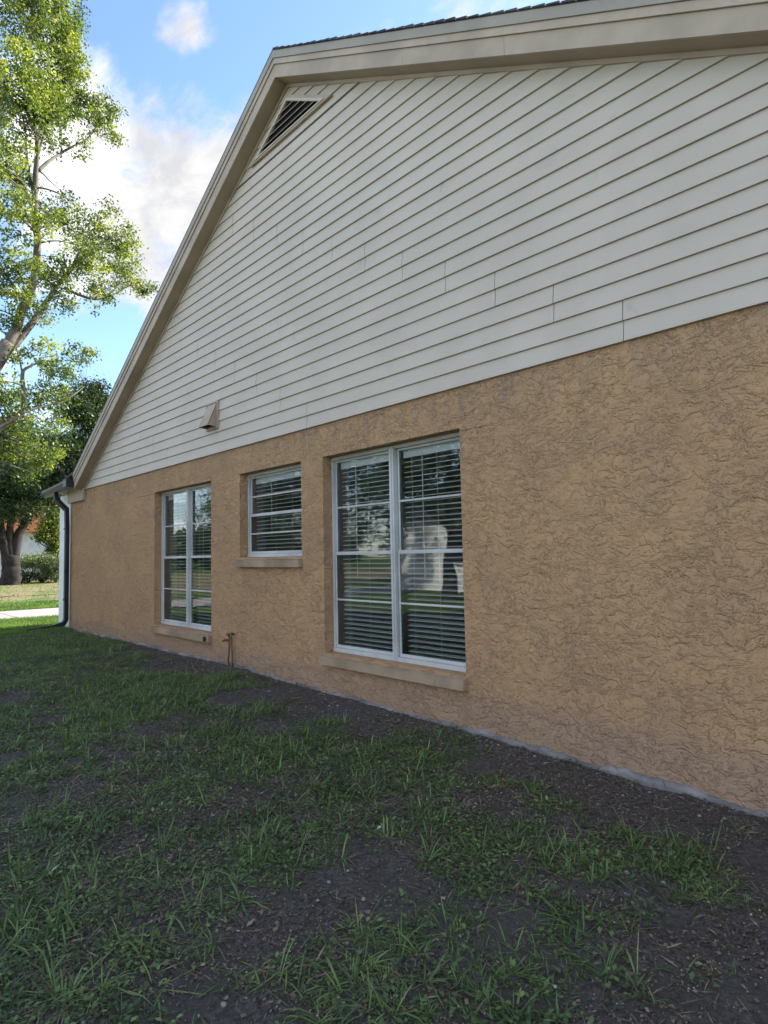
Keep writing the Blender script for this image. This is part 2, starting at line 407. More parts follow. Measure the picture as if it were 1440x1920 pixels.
mb.build('gable_backing', MT['black_void'], house)
# siding, two laps to a panel, joints staggered; one mesh
mb = MB(); P_ = .1394; k = 0
VT = (-5.90, E0+5.30, E0+4.83, -6.73, -5.075)          # triangular vent
while ZS+k*P_ < ZA-.03:
    z0 = ZS+k*P_; z1 = min(z0+P_, ZA-.005)
    lean0, lean1 = -.026, -.010
    x0, x1 = xl(z0)+.01, xr(z0)-.01; x0t, x1t = xl(z1)+.01, xr(z1)-.01
    j = [-2.003-.522*(k//2)-3.62*n_ for n_ in range(-3, 6)]
    cuts = sorted([c for c in j if x0t+.05 < c < x1t-.05])
    ends = [x0]+cuts+[x1]
    gap = .013 if k == 24 else .0045
    for i in range(len(ends)-1):
        a = ends[i]+(.003 if i else 0); b = ends[i+1]-(.003 if i < len(ends)-2 else 0)
        at_ = x0t if i == 0 else a; bt_ = x1t if i == len(ends)-2 else b
        wob = random.uniform(-.0012, .0012); gz = z0+(gap if k == 24 else 0)
        yb = lean0+wob
        v = [(a, yb, gz), (b, yb, gz), (bt_, lean1, z1-.001), (at_, lean1, z1-.001), (a, .003, gz), (b, .003, gz), (bt_, .003, z1-.001), (at_, .003, z1-.001)]
        mb.add(v, [(0, 1, 2, 3), (5, 4, 7, 6), (1, 0, 4, 5), (2, 6, 7, 3), (0, 3, 7, 4), (1, 5, 6, 2)])
    k += 1
mb.build('siding', MT['siding'], house)
# rake boards, soffit, roof
chevron(MB(), -.038, -.0005, -.036, .002, xl(ZS+.01), XR).build('rake_trim', MT['pale_trim'], house)
chevron(MB(), 0, .022, -.178, .10).build('rake_soffit', MT['soffit'], house)
chevron(MB(), -.004, .148, -.20, -.178).build('fascia_board', MT['trim'], house)
chevron(MB(), .150, .215, -.214, -.180).build('fascia_trim', MT['pale_trim'], house)
chevron(MB(), .217, .305, -.226, -.182).build('drip_edge', MT['top_trim'], house)
mb = MB(); chevron(mb, .307, .318, -.229, 11.4)
for sgn, S, n_ in ((1, SR, 62),):         # ragged shingle courses along the rake
    for i in range(n_):
        x = XA+sgn*(i*.118+.02); x2 = x+sgn*.105
        if (x2 < XL or x2 > XR): break
        h0 = random.uniform(.324, .333); o_ = -.238-random.uniform(0, .006)
        za, zb = rake(x)+h0-.005, rake(x2)+h0+.006
        p = [(x, rake(x)+.312), (x2, rake(x2)+.312), (x2, zb), (x, za)]
        if sgn < 0: p = p[::-1]
        mb.prism(p, o_, 1.2)
mb.build('roof_shingles', MT['shingle'], house)
chevron(MB(), .025, .30, -.176, 11.3, XL-.02, XR).build('roof_deck', MT['soffit'], house)
# eave return, low eave slab and gutter
MB().box(-14.02, -13.06, -.055, .0, E0+1.17, ZS+.05).build('eave_return', MT['trim'], house, bevel=.006)
mb = MB(); mb.prism([(-14.45, ZS+.02), (XL+.06, ZS+.07), (XL+.06, ZS+.14), (-14.45, ZS+.07)], -.16, 11.3)
mb.build('eave_soffit', MT['pale_trim'], house)
mb = MB(); mb.prism([(-14.62, ZS+.10), (XL+.03, ZS+.30), (XL+.03, ZS+.32), (-14.62, ZS+.122)], -.20, 11.3)
for i in range(8):
    x = -14.6+i*.19; mb.prism([(x, ZS+.12+i*.026), (x+.17, ZS+.12+i*.026), (x+.17, ZS+.16+i*.026), (x, ZS+.145+i*.026)], -.215, .5)
mb.build('eave_shingles', MT['shingle'], house)
# gutter: a K-profile trough with end cap
mb = MB()
prof = [(-.19, 0), (-.30, 0), (-.315, .05), (-.335, .085), (-.335, .12), (-.325, .12), (-.322, .09), (-.30, .055), (-.288, .012), (-.19, .012)]
x0, x1 = -14.85, -13.28; z0_, z1_ = ZS-.03, ZS+.05
v = [(x0, y, z0_+z) for y, z in prof]+[(x1, y, z1_+z) for y, z in prof]; n = len(prof)
mb.add(v, [tuple(range(n-1, -1, -1)), tuple(range(n, 2*n))]+[(i, (i+1) % n, (i+1) % n+n, i+n) for i in range(n)])
mb.box(x0-.012, x0, -.335, -.18, z0_, z0_+.12)
mb.box(x0, -14.3, -.19, -.17, z0_+.01, z0_+.13)
gut = mb.build('gutter', MT['gutter'], house)
MB().box(-13.32, -13.12, -.34, -.17, z1_-.01, z1_+.14).build('gutter_end_cap', MT['black'], gut, bevel=.01)
# downspout: flat rectangular pipe in bends
mb = MB()
def flatpipe(mb, pts, a, b):
    for i in range(len(pts)-1):
        p, q = Vector(pts[i]), Vector(pts[i+1]); d = (q-p).normalized()
        e = Vector((0, 1, 0)) if abs(d.y) < .8 else Vector((1, 0, 0)); e = (e-d*e.dot(d)).normalized(); f_ = d.cross(e)
        p = p-d*.018; q = q+d*.018
        c = [(-a, -b), (a, -b), (a, b), (-a, b)]
        mb.add([tuple(p+f_*u+e*v_) for u, v_ in c]+[tuple(q+f_*u+e*v_) for u, v_ in c],
               [(3, 2, 1, 0), (4, 5, 6, 7)]+[(i_, (i_+1) % 4, (i_+1) % 4+4, i_+4) for i_ in range(4)])
pts = [(-14.12, -.26, ZS+.02), (-14.10, -.25, ZS-.12), (-14.02, -.17, ZS-.24), (-13.97, -.085, ZS-.34), (-13.96, -.075, ZS-.7),
       (-13.96, -.075, 1.2), (-13.96, -.075, .24), (-13.97, -.12, .16), (-14.02, -.30, .10), (-14.05, -.82, .055)]
flatpipe(mb, pts, .047, .04)
dsp = mb.build('downspout', MT['black'], house, bevel=.008)
MB().box(-14.02, -13.905, -.123, -.112, 2.05, 2.09).build('pipe_strap', MT['black'], dsp)
MB().box(-14.02, -13.905, -.123, -.112, .62, .66).build('pipe_strap', MT['black'], dsp)
# white block pier past the corner
mb = MB(); z = .0
while z < ZS-.28:
    h = min(.50, ZS-.10-z); mb.box(-14.86, -14.03, .03, .42, z+.006, z+h-.006); z += h
mb.box(-14.85, -14.04, .036, .41, 0, ZS)
mb.build('corner_pier', MT['white_block'], house, bevel=.006)
# ragged concrete footing at the foot of the wall
mb = MB(); xx = np.arange(XW0+.02, XW1, .018)
top = ground_z(xx, xx*0-.02)+.008+.055*vnoise(xx*3.3, xx*0, 21, 4)**1.3*np.clip((vnoise(xx*.9, xx*0+3, 8, 2)-.25)*2.4, .25, 1)+.030*(vnoise(xx*21, xx*0+1, 9, 3)-.5)
dep = .010+.03*vnoise(xx*4.1, xx*0+9, 4, 4)+.018*vnoise(xx*24, xx*0+4, 14, 3)
V = []; F = []
for i, x in enumerate(xx):
    V += [(x, -dep[i]-.02, -.25), (x, -dep[i]-.006, top[i]-.022), (x, -dep[i]*.55, top[i]-.004), (x, .001, top[i])]
for i in range(len(xx)-1):
    for q in range(3): F.append((4*i+q, 4*i+4+q, 4*i+5+q, 4*i+1+q))
mb.add(V, F); mb.build('footing', MT['concrete'], house)
# interior: dark rooms
mb = MB(); mb.box(XW0+.3, XW1-.3, 3.6, 3.7, 0, ZS); mb.box(XW0+.35, XW1-.35, .345, 3.6, -.05, .05); mb.box(XW0+.35, XW1-.35, .345, 3.6, ZS-.25, ZS-.2)
for x in (-7.5, -5.58): mb.box(x-.05, x+.05, .345, 3.6, .05, ZS-.25)
mb.build('room_walls', MT['room'], house)

def window(x0, x1, z0, z1, units, hung, label):
    fr = MB(); yf = .115; d = .05
    fw = .022
    fr.box(x0+.002, x1-.002, yf, yf+d, z1-fw-.014, z1-.002); fr.box(x0+.002, x1-.002, yf-.012, yf+d, z0+.002, z0+fw+.02)
    fr.box(x0+.002, x0+fw+.004, yf-.003, yf+d-.003, z0+fw+.02, z1-fw-.014); fr.box(x1-fw-.004, x1-.002, yf-.003, yf+d-.003, z0+fw+.02, z1-fw-.014)
    W = (x1-x0)/units
    for u in range(1, units):
        c = x0+W*u; fr.box(c-.030, c+.030, yf-.018, yf+d-.006, z0+.022, z1-.016); fr.box(c-.007, c+.007, yf-.026, yf-.018, z0+.03, z1-.02)
    root = fr.build('window', MT['white_frame'], house, bevel=.003); root['label'] = label
    zm = (z0+z1)/2
    for u in range(units):
        a = x0+W*u+(fw+.006 if u == 0 else .038); b = x0+W*(u+1)-(fw+.006 if u == units-1 else .038)
        for lo, hi, y in ((zm-.018, z1-fw-.016, .146), (z0+fw+.022, zm+.018, .128)):
            s = MB(); t = .02
            s.box(a, b, y, y+.016, hi-(.034 if y < .13 else t), hi); s.box(a, b, y, y+.016, lo, lo+(.03 if y < .13 else .034))
            s.box(a, a+t, y+.001, y+.015, lo+.03, hi-t); s.box(b-t, b, y+.001, y+.015, lo+.03, hi-t)
            mz = (lo+hi)/2; s.box(a+t, b-t, y+.002, y+.014, mz-.009, mz+.009)
            s.build('sash', MT['white_frame'], root, bevel=.002)
            gl = MB(); yy = y+.008; gl.add([(a+t-.004, yy, lo+.02), (b-t+.004, yy, lo+.02), (b-t+.004, yy, hi-t+.004), (a+t-.004, yy, hi-t+.004)], [(0, 1, 2, 3)])
            gl.build('pane', MT['glass'], root)
        bl = MB(); A, B = a+.03, b-.005
        bl.box(A, B, .205, .265, z1-.10, z1-.045); zc = z1-.115; i = 0
        bl.box(A, B, .200, .203, z1-.125, z1-.045)
        while zc > z0+.075:
            tl = math.radians(11)+random.uniform(-.03, .03); c_, s_ = math.cos(tl)*.024, math.sin(tl)*.024; yc = .235; sag = random.uniform(-.0015, .0015)
            bl.add([(A, yc-c_, zc-s_+sag), (B, yc-c_, zc-s_-sag), (B, yc+c_, zc+s_-sag), (A, yc+c_, zc+s_+sag),
                    (A, yc-c_, zc-s_+.0065+sag), (B, yc-c_, zc-s_+.0065-sag), (B, yc+c_, zc+s_+.0065-sag), (A, yc+c_, zc+s_+.0065+sag)],
                   [(3, 2, 1, 0), (4, 5, 6, 7), (0, 1, 5, 4), (2, 3, 7, 6), (0, 4, 7, 3), (1, 2, 6, 5)])
            zc -= .048
        bl.box(A, B, .215, .255, z0+.045, z0+.062)
        for q in (.12, .5, .88) if (B-A) < 1 else (.1, .36, .64, .9):
            xc = A+(B-A)*q; bl.box(xc-.002, xc+.002, .208, .2095, z0+.06, z1-.1)
        xw = A+(B-A)*.3; bl.box(xw-.004, xw+.004, .190, .196, zm-.25, z1-.1)
        bl.build('blind', MT['slat'], root)
    lin = MB(); y_ = .166
    lin.box(x0+.001, x0+.012, y_, .36, z0+.001, z1-.001); lin.box(x1-.012, x1-.001, y_, .36, z0+.001, z1-.001)
    lin.box(x0+.012, x1-.012, y_, .36, z1-.012, z1-.001); lin.box(x0+.012, x1-.012, y_, .36, z0+.001, z0+.012)
    lin.build('inner_reveal', MT['reveal'], root)
    sl_ = MB(); e = .015
    sl_.prism([(x0-e, z0-.115), (x1+.012, z0-.115), (x1+.012, z0-.03), (x0-e, z0-.03)], -.055, .0)
    # sloping top that runs back under the frame
    sl_.add([(x0-e, -.055, z0-.030), (x1+.012, -.055, z0-.030), (x1-.001, .18, z0+.001), (x0+.001, .18, z0+.001), (x0-e, -.0005, z0-.029), (x1+.012, -.0005, z0-.029)],
            [(0, 1, 2, 3)])
    sl_.build('sill', MT['stucco_trim'], root, bevel=.004)
    return root
window(*OP[0], 2, True, 'tall two-light window nearest the downspout corner')
window(*OP[1], 1, True, 'short four-row window above the pipe')
window(*OP[2], 2, True, 'large two-light window with a thick white centre post')

# triangular vent with slats
apex = (VT[0], VT[1]); bl_ = (VT[3], VT[2]); br_ = (VT[4], VT[2])
cen = ((apex[0]+bl_[0]+br_[0])/3, (apex[1]+bl_[1]+br_[1])/3)
def inset(p, f): return (cen[0]+(p[0]-cen[0])*f, cen[1]+(p[1]-cen[1])*f)
def tri_ring(mb, f0, f1, y0, y1):
    o = [inset(p, f0) for p in (bl_, br_, apex)]; i_ = [inset(p, f1) for p in (bl_, br_, apex)]
    v = [(x, y, z) for y in (y0, y1) for P in (o, i_) for x, z in P]
    f = []
    for a in range(3):
        b = (a+1) % 3; f += [(a, b, b+3, a+3), (a+6, a+9, b+9, b+6), (a, a+6, b+6, b), (a+3, b+3, b+9, a+9)]
    return mb.add(v, f)
vent = tri_ring(MB(), 1.0, .80, -.050, -.020).build('gable_vent', MT['pale_trim'], house)
tri_ring(MB(), .86, .76, -.060, -.024).build('vent_frame', MT['siding'], vent)
mb = MB(); p = [inset(q, .80) for q in (bl_, br_, apex)]; mb.prism(p, -.034, -.030); mb.build('vent_opening', MT['black_void'], vent)
h = p[2][1]-p[0][1]
for i in range(1, 5):
    z = p[0][1]+h*i/5.0-.02; t0 = (z-p[0][1])/h; t1 = t0+.024/h
    xa = p[0][0]+(p[2][0]-p[0][0])*t0; xb = p[1][0]+(p[2][0]-p[1][0])*t0; xc = p[0][0]+(p[2][0]-p[0][0])*t1; xd = p[1][0]+(p[2][0]-p[1][0])*t1
    MB().add([(xa, -.062, z), (xb, -.062, z), (xd, -.040, z+.024), (xc, -.040, z+.024), (xa, -.058, z-.004), (xb, -.058, z-.004), (xd, -.036, z+.018), (xc, -.036, z+.018)],
             [(0, 1, 2, 3), (7, 6, 5, 4), (0, 4, 5, 1), (2, 6, 7, 3), (0, 3, 7, 4), (1, 5, 6, 2)]).build('slat', MT['siding'], vent)

# exhaust hood
hx0, hx1, hz0, hz1 = -7.93, -7.60, E0+1.70, E0+2.07
mb = MB(); y0 = -.046
mb.box(hx0, hx1, y0, -.004, hz0, hz0+.02); mb.box(hx0, hx1, y0, -.004, hz1-.02, hz1); mb.box(hx0, hx0+.02, y0, -.004, hz0+.02, hz1-.02); mb.box(hx1-.02, hx1, y0, -.004, hz0+.02, hz1-.02)
mb.box(hx0+.02, hx1-.02, -.034, -.030, hz0+.02, hz1-.02)
hood = mb.build('exhaust_hood', MT['pale_trim'], house)
a, b = hx0+.03, hx1-.04; zt, zb_ = hz1-.03, hz0+.035; yo = -.165; th = .004
mb = MB()
mb.add([(a, -.035, zt), (b, -.035, zt), (b, yo, zb_), (a, yo, zb_), (a, -.035+.006, zt-th), (b, -.035+.006, zt-th), (b, yo+.006, zb_), (a, yo+.006, zb_)],
       [(3, 2, 1, 0), (4, 5, 6, 7), (0, 1, 5, 4), (2, 3, 7, 6), (0, 4, 7, 3), (1, 2, 6, 5)])
for x in (a, b):
    s_ = th if x == a else -th
    mb.add([(x, -.035, zt), (x, yo, zb_), (x, -.035, zb_-.01), (x+s_, -.035, zt), (x+s_, yo, zb_), (x+s_, -.035, zb_-.01)], [(0, 1, 2), (5, 4, 3), (0, 3, 4, 1), (1, 4, 5, 2)])
mb.build('hood_flap', MT['trim'], hood)
MB().box(a+.006, b-.006, -.145, -.036, zb_+.012, zb_+.018).build('hood_opening', MT['black_void'], hood)

# bent pipe with a hook at its head
px_ = -7.30
mb = MB()
def arc(c, r, a0, a1, n=9, y=-.05): return [(c[0]+r*math.cos(a0+(a1-a0)*i/n), y, c[1]+r*math.sin(a0+(a1-a0)*i/n)) for i in range(n+1)]
zt = E0-.93
mb.tube([(px_+.02, -.055, .03), (px_-.015, -.055, .12), (px_+.015, -.055, .30), (px_+.01, -.055, zt-.06)]+arc((px_+.035, zt-.045), .032, PI, -PI*.25, y=-.055), .011)
mb.tube([(px_+.075, -.05, .02), (px_+.085, -.05, .15), (px_+.06, -.05, .34), (px_+.062, -.05, zt-.06)], .009)
pipe = mb.build('wall_pipe', MT['brown_metal'], house, smooth=True)
mb = MB(); mb.tube([(px_-.01, -.055, zt-.10), (px_-.06, -.075, zt-.095), (px_-.12, -.08, zt-.12)], [.017, .015, .008]); mb.tube([(px_+.03, -.10, zt-.02), (px_+.03, -.0, zt-.02)], .014)
mb.build('spigot', MT['brown_metal'], pipe, smooth=True)
MB().tube([(-7.94, -.075, E0-1.065), (-7.94, -.054, E0-1.065)], .032, 14).build('pipe_cap', MT['black'], house)

# ---------------------------------------------------------------- trees
def crown_mesh(name, blobs, mat, parent, per_clump, clump_r, leaf, n_clumps, seed, flat=.8, shell=.45, branches=None):
    """blobs: (x,y,z,r); leaves gather in twig clumps spread through each blob"""
    rg = np.random.default_rng(seed); B = np.array(blobs, float)
    wts = B[:, 3]**2; wts /= wts.sum(); which = rg.choice(len(B), n_clumps, p=wts)
    d = rg.normal(size=(n_clumps, 3)); d /= np.linalg.norm(d, axis=1)[:, None]
    rr = (shell+(1-shell)*rg.random(n_clumps))**.6*B[which, 3]
    c = B[which, :3]+d*rr[:, None]*np.array([1, 1, flat])
    cr = clump_r*rg.uniform(.5, 1.5, n_clumps)
    n = rg.poisson(per_clump*(cr/clump_r)**1.5); ci = np.repeat(np.arange(n_clumps), n); M_ = len(ci)
    p = c[ci]+rg.normal(size=(M_, 3))*cr[ci][:, None]*np.array([.55, .55, .42])
    ax = rg.normal(size=(M_, 3))+np.array([0, 0, -.35]); ax /= np.linalg.norm(ax, axis=1)[:, None]
    up = rg.normal(size=(M_, 3))+np.array([0, 0, 1.1]); s = np.cross(ax, up); s /= np.linalg.norm(s, axis=1)[:, None]
    nn = np.cross(s, ax)
    ln = leaf*rg.uniform(.6, 1.35, M_)[:, None]; wd = ln*.27
    V = np.stack([p, p+ax*ln*.5+s*wd+nn*ln*.06, p+ax*ln, p+ax*ln*.5-s*wd+nn*ln*.06], 1).reshape(-1, 3)
    F = np.arange(M_*4).reshape(-1, 4)
    tone = np.clip(rg.normal(.5, .22, n_clumps)[ci]+rg.normal(0, .13, M_), 0, 1)
    o = mesh_np(name, V, F, mat, parent, np.repeat(tone, 4)); return o, c

def trunk_mesh(name, limbs, mat, parent, clumps=None, twig_r=.012, n_twigs=160, seed=1, reach=2.0):
    mb = MB(); rg = random.Random(seed); nodes = []
    for pts, r0, r1 in limbs:
        P = [Vector(p) for p in pts]; Q = []
        for i in range(len(P)-1):
            p0 = P[max(i-1, 0)]; p1 = P[i]; p2 = P[i+1]; p3 = P[min(i+2, len(P)-1)]
            for k in range(5):
                t = k/5; Q.append(.5*((2*p1)+(p2-p0)*t+(2*p0-5*p1+4*p2-p3)*t*t+(3*p1-p0-3*p2+p3)*t**3))
        Q.append(P[-1]); n_ = len(Q)
        R = [(r0+(r1-r0)*(i/(n_-1))**.8)*rg.uniform(.97, 1.03) for i in range(n_)]
        Q = [q+Vector((rg.uniform(-1, 1), rg.uniform(-1, 1), rg.uniform(-1, 1)))*R[i]*.10 for i, q in enumerate(Q)]
        mb.tube(Q, R, 9 if r0 > .1 else 6)
        nodes += list(zip(Q, R))
    if clumps is not None:
        NP = np.array([q[:] for q, _ in nodes])
        sel = [rg.randrange(len(clumps)) for _ in range(n_twigs)]
        for ci in sel:
            c = clumps[ci]; d2 = ((NP-c)**2).sum(1); k = int(np.argmin(d2+ (NP[:, 2] > c[2]+.3)*2)); 
            if d2[k] > reach**2: continue
            a = Vector(NP[k]); b = Vector(c); mid = (a+b)/2+Vector((rg.uniform(-1, 1), rg.uniform(-1, 1), rg.uniform(-.2, 1)))*.12*(b-a).length
            r = min(nodes[k][1]*.5, twig_r*1.9)
            mb.tube([a, a.lerp(mid, .5)+Vector((0, 0, .03)), mid, b], [r, r*.75, r*.55, twig_r*.3], 5)
    return mb.build(name, mat, parent, smooth=True)

# big backlit oak at the left edge of the lawn; its trunk stands just outside the frame
def T(px, py, X): 
    v = at(px, py, X=X); return v
XT = -17.4
base = T(-95, 1170, XT); base.z = 0
big = empty('oak_tree', base); tag(big, 'tall airy oak beside the house with sunlit yellow-green leaves, nearest tree', 'tree')
def blob(px, py, r, X): 
    v = at(px, py, X=X); return (v.x, v.y, v.z, r*(v-CAM).length/1200*.92)
bl = []
for px, py, r, dx in ((100, 40, 45, .4), (140, 60, 22, .6), (120, 130, 40, .6), (150, 190, 30, .6), (60, 190, 60, 0), (70, 60, 75, 0), (30, -60, 100, 0), (125, 85, 35, .5), (35, 160, 85, -.8), (118, 170, 45, .5), (135, 120, 28, 0), (90, 235, 45, .3), (-50, 200, 110, -.5), (20, 290, 45, -1), (25, 335, 40, .5),
                      (197, 205, 28, .8), (205, 250, 24, 1), (180, 235, 26, .6), (150, 265, 20, .4), (150, 290, 12, .4), (165, 195, 22, .6), (125, 210, 22, .2),
                      (50, 400, 52, -1), (110, 400, 45, .5), (165, 430, 50, 1), (225, 450, 40, 1.2), (195, 395, 25, .8), (205, 495, 50, .8), (255, 530, 30, 1.3), (272, 548, 20, 1.6), (145, 485, 50, 0), (235, 480, 28, 1), (190, 545, 34, .4), (240, 400, 14, 1),
                      (30, 470, 45, -1), (90, 510, 50, .3), (60, 570, 45, -.6), (120, 570, 34, 0), (180, 575, 24, 0), (-40, 520, 70, 0), (20, 600, 30, 0), (-60, 380, 80, -1)):
    bl.append(blob(px, py, r, XT-dx))
low = []
for px, py, r, dx in ((50, 670, 42, 0), (100, 690, 34, .6), (150, 668, 28, 1), (172, 660, 14, 1.2), (20, 740, 45, -.6), (80, 745, 42, .4), (120, 740, 24, .8), (50, 810, 42, 0), (105, 800, 30, .5), (20, 850, 30, 0), (75, 860, 32, .3), (105, 850, 22, .4), (50, 890, 16, 0), (-40, 740, 60, 0), (-30, 840, 40, 0), (90, 640, 18, 0), (125, 700, 20, 0)):
    low.append(blob(px, py, r, XT+.4-dx))
cr, cl = crown_mesh('crown', bl+low, MT['leaf'], big, 40, .17, .080, 1950, 5, shell=.10)
limbs = [([T(-95, 1180, XT), T(-80, 1000, XT), T(-60, 820, XT), T(-30, 715, XT), T(15, 645, XT)], .34, .17),
         ([T(0, 668, XT), T(28, 620, XT), T(45, 570, XT), T(62, 530, XT), T(70, 470, XT), T(66, 400, XT), T(66, 340, XT), T(70, 280, XT), T(64, 200, XT), T(52, 120, XT), T(60, 40, XT), T(55, -80, XT)], .14, .025),
         ([T(5, 668, XT), T(45, 625, XT-.1), T(85, 570, XT-.3), T(120, 520, XT-.5), T(170, 470, XT-.8), T(215, 440, XT-1)], .12, .02),
         ([T(68, 400, XT), T(52, 370, XT), T(35, 335, XT), T(10, 315, XT+.3), T(-30, 290, XT+.5)], .06, .03),
         ([T(72, 320, XT), T(95, 300, XT-.2), T(130, 278, XT-.5), T(160, 262, XT-.7), T(182, 238, XT-.9)], .05, .012),
         ([T(62, 360, XT), T(50, 290, XT-.3), T(45, 230, XT-.5), T(20, 150, XT-.5)], .04, .015),
         ([T(120, 540, XT-.5), T(170, 560, XT-.6), T(205, 556, XT-.9), T(245, 535, XT-1.3), T(270, 540, XT-1.5)], .045, .012),
         ([T(-50, 860, XT+.4), T(0, 800, XT+.4), T(40, 775, XT+.4), T(45, 740, XT+.4), T(42, 700, XT+.4), T(60, 685, XT+.4), T(75, 680, XT+.2)], .12, .014),
         ([T(43, 710, XT+.4), T(38, 680, XT+.4), T(30, 650, XT+.6)], .03, .01),
         ([T(45, 770, XT+.4), T(90, 760, XT), T(130, 745, XT), T(158, 725, XT-.3)], .04, .008),
         ([T(2, 690, XT), T(20, 660, XT+.3), T(50, 620, XT+.4), T(62, 610, XT+.4)], .035, .012),
         ([T(45, 575, XT), T(25, 535, XT+.3), T(5, 510, XT+.4), T(-40, 480, XT+.4)], .05, .02),
         ([T(70, 290, XT), T(100, 200, XT-.2), T(125, 120, XT-.4)], .035, .012)]
trunk_mesh('trunk', limbs, MT['bark'], big, cl, .014, 520, 3, 2.2)

# distant trees: shared generic builder
def tree(name, label, base, height, spread, trunk_r, mat, bark, seed, blobs, clumps, per, cr_, leaf, limbs=None, group=None, shell=.3, twigs=60):
    root = empty(name, base); tag(root, label, 'tree', group)
    crn, cl = crown_mesh('crown', blobs, mat, root, per, cr_, leaf, clumps, seed, shell=shell)
    rg = random.Random(seed)
    if limbs is None:
        b = Vector(base); limbs = [([b-Vector((0, 0, .2)), b+Vector((.1, 0, height*.25)), b+Vector((.2, .1, height*.6)), b+Vector((0, 0, height*.85))], trunk_r, trunk_r*.25)]
        for i in range(5):
            a = i*1.26+rg.random(); s = b+Vector((.1, 0, height*(.25+.08*i)))
            limbs.append(([s, s+Vector((math.cos(a)*spread*.35, math.sin(a)*spread*.35, height*.12)), s+Vector((math.cos(a)*spread*.75, math.sin(a)*spread*.75, height*.25))], trunk_r*.5, trunk_r*.1))
    trunk_mesh('trunk', limbs, bark, root, cl, .02, twigs, seed, spread)
    return root
def cloud_blobs(base, height, spread, seed, lo=.35, n=16, r=.38):
    rg = random.Random(seed); o = []
    for i in range(n):
        a = rg.random()*2*PI; q = math.sqrt(rg.random()); z = lo+(1-lo)*rg.random()
        s = spread*q*(1-.55*max(0, (z-.5)*2)**2)
        o.append((base[0]+math.cos(a)*s, base[1]+math.sin(a)*s, base[2]+height*z, spread*r*rg.uniform(.7, 1.15)))
    return o
# the old dark oak across the driveway
XO = -45
bs = T(22, 1087, XO); bs.z = 0
ob = [blob(px, py, r, XO+dx) for px, py, r, dx in ((20, 920, 36, 0), (70, 925, 34, 1), (100, 930, 28, 2), (-40, 920, 60, 0), (40, 880, 45, 3), (100, 890, 30, 3), (10, 960, 20, 2), (60, 955, 20, 3), (-20, 850, 70, -2), (90, 850, 50, -2), (45, 970, 12, 0), (-70, 970, 40, 0), (30, 830, 60, 0))]
ol = [([T(20, 1100, XO), T(22, 1070, XO), T(22, 1040, XO)], .66, .42), ([T(10, 1092, XO), T(12, 1070, XO), T(8, 1035, XO), T(0, 1000, XO)], .34, .16),
      ([T(24, 1062, XO), T(32, 1010, XO), T(48, 980, XO), T(62, 950, XO), T(85, 920, XO)], .36, .12),
      ([T(20, 1055, XO), T(18, 1000, XO), T(22, 970, XO), T(30, 930, XO)], .30, .12),
      ([T(16, 1050, XO), T(6, 1010, XO), T(2, 985, XO), T(-20, 940, XO)], .30, .12),
      ([T(28, 1020, XO), T(40, 985, XO), T(44, 960, XO)], .14, .06)]
tree('oak_tree', 'old broad oak with dark shaded canopy and forked trunk across the driveway', bs, 8, 6, .6, MT['leaf_dark'], MT['bark_dark'], 9, ob, 1500, 42, .55, .17, ol, shell=.1)
# dark dense tree behind the roof end
XD = -30
bs = T(150, 1060, XD); bs.z = 0
db = [blob(px, py, r, XD+dx) for px, py, r, dx in ((165, 735, 30, 0), (185, 760, 25, 0), (140, 770, 36, .5), (175, 800, 30, 0), (150, 840, 36, 0), (120, 850, 36, .5), (185, 730, 14, 0), (100, 900, 30, 0), (130, 900, 28, 0), (190, 850, 40, 0), (200, 800, 30, -.5))]
dark_tree = tree('broadleaf_tree', 'dense dark green tree rising behind the lower end of the roof', bs, 7, 3, .25, MT['leaf_dark'], MT['bark_dark'], 19, db, 700, 42, .40, .13, shell=.1)
# light hanging foliage over the white wall
XH = -50
bs = T(104, 1086, XH); bs.z = 0
hb = [blob(px, py, r, XH+dx) for px, py, r, dx in ((98, 985, 18, 0), (85, 1005, 14, 0), (106, 1010, 16, 0), (100, 960, 16, 0), (75, 1008, 8, 0), (100, 1030, 10, 0))]
tree('small_tree', 'small bright green tree hanging over the white wall beside the dark oak', bs, 4, 2, .12, MT['leaf'], MT['bark_dark'], 29, hb, 260, 34, .34, .16, shell=.1)
def bush(name, label, cx, cy, r, h, mat, seed, clumps, leaf=.12, group=None):
    root = empty(name, (cx, cy, 0)); tag(root, label, 'shrub', group)
    rg = random.Random(seed)
    b = [(cx+rg.uniform(-r, r)*.7, cy+rg.uniform(-r, r)*.7, h*rg.uniform(.25, .75), r*.45) for _ in range(9)]
    o, cl = crown_mesh('foliage', b, mat, root, 34, .28, leaf, clumps, seed, flat=h/r*.45, shell=.1)
    mb = MB()
    for k in range(7):
        a = rg.random()*2*PI; mb.tube([(cx, cy, -.05), (cx+math.cos(a)*r*.3, cy+math.sin(a)*r*.3, h*.4), (cx+math.cos(a)*r*.6, cy+math.sin(a)*r*.6, h*.75)], [.04, .025, .01], 5)
    mb.build('stems', MT['bark_dark'], root, smooth=True)
for i, (px, X, r, h, lb) in enumerate(((78, -47, 1.5, 2.0, 'pale grey-green shrub in front of the white wall, left one of two'), (104, -46, 1.3, 2.1, 'pale grey-green shrub in front of the white wall, next to the downspout'))):
    p = T(px, 1090, X); bush('shrub', lb, p.x, p.y, r, h, MT['leaf_pale'], 40+i, 170, .13, 'shrubs in front of the far white wall')
p = T(52, 1090, -48); bush('low_hedge', 'low dark green hedge at the foot of the dark oak', p.x, p.y, 1.3, .9, MT['leaf_dark'], 44, 120)

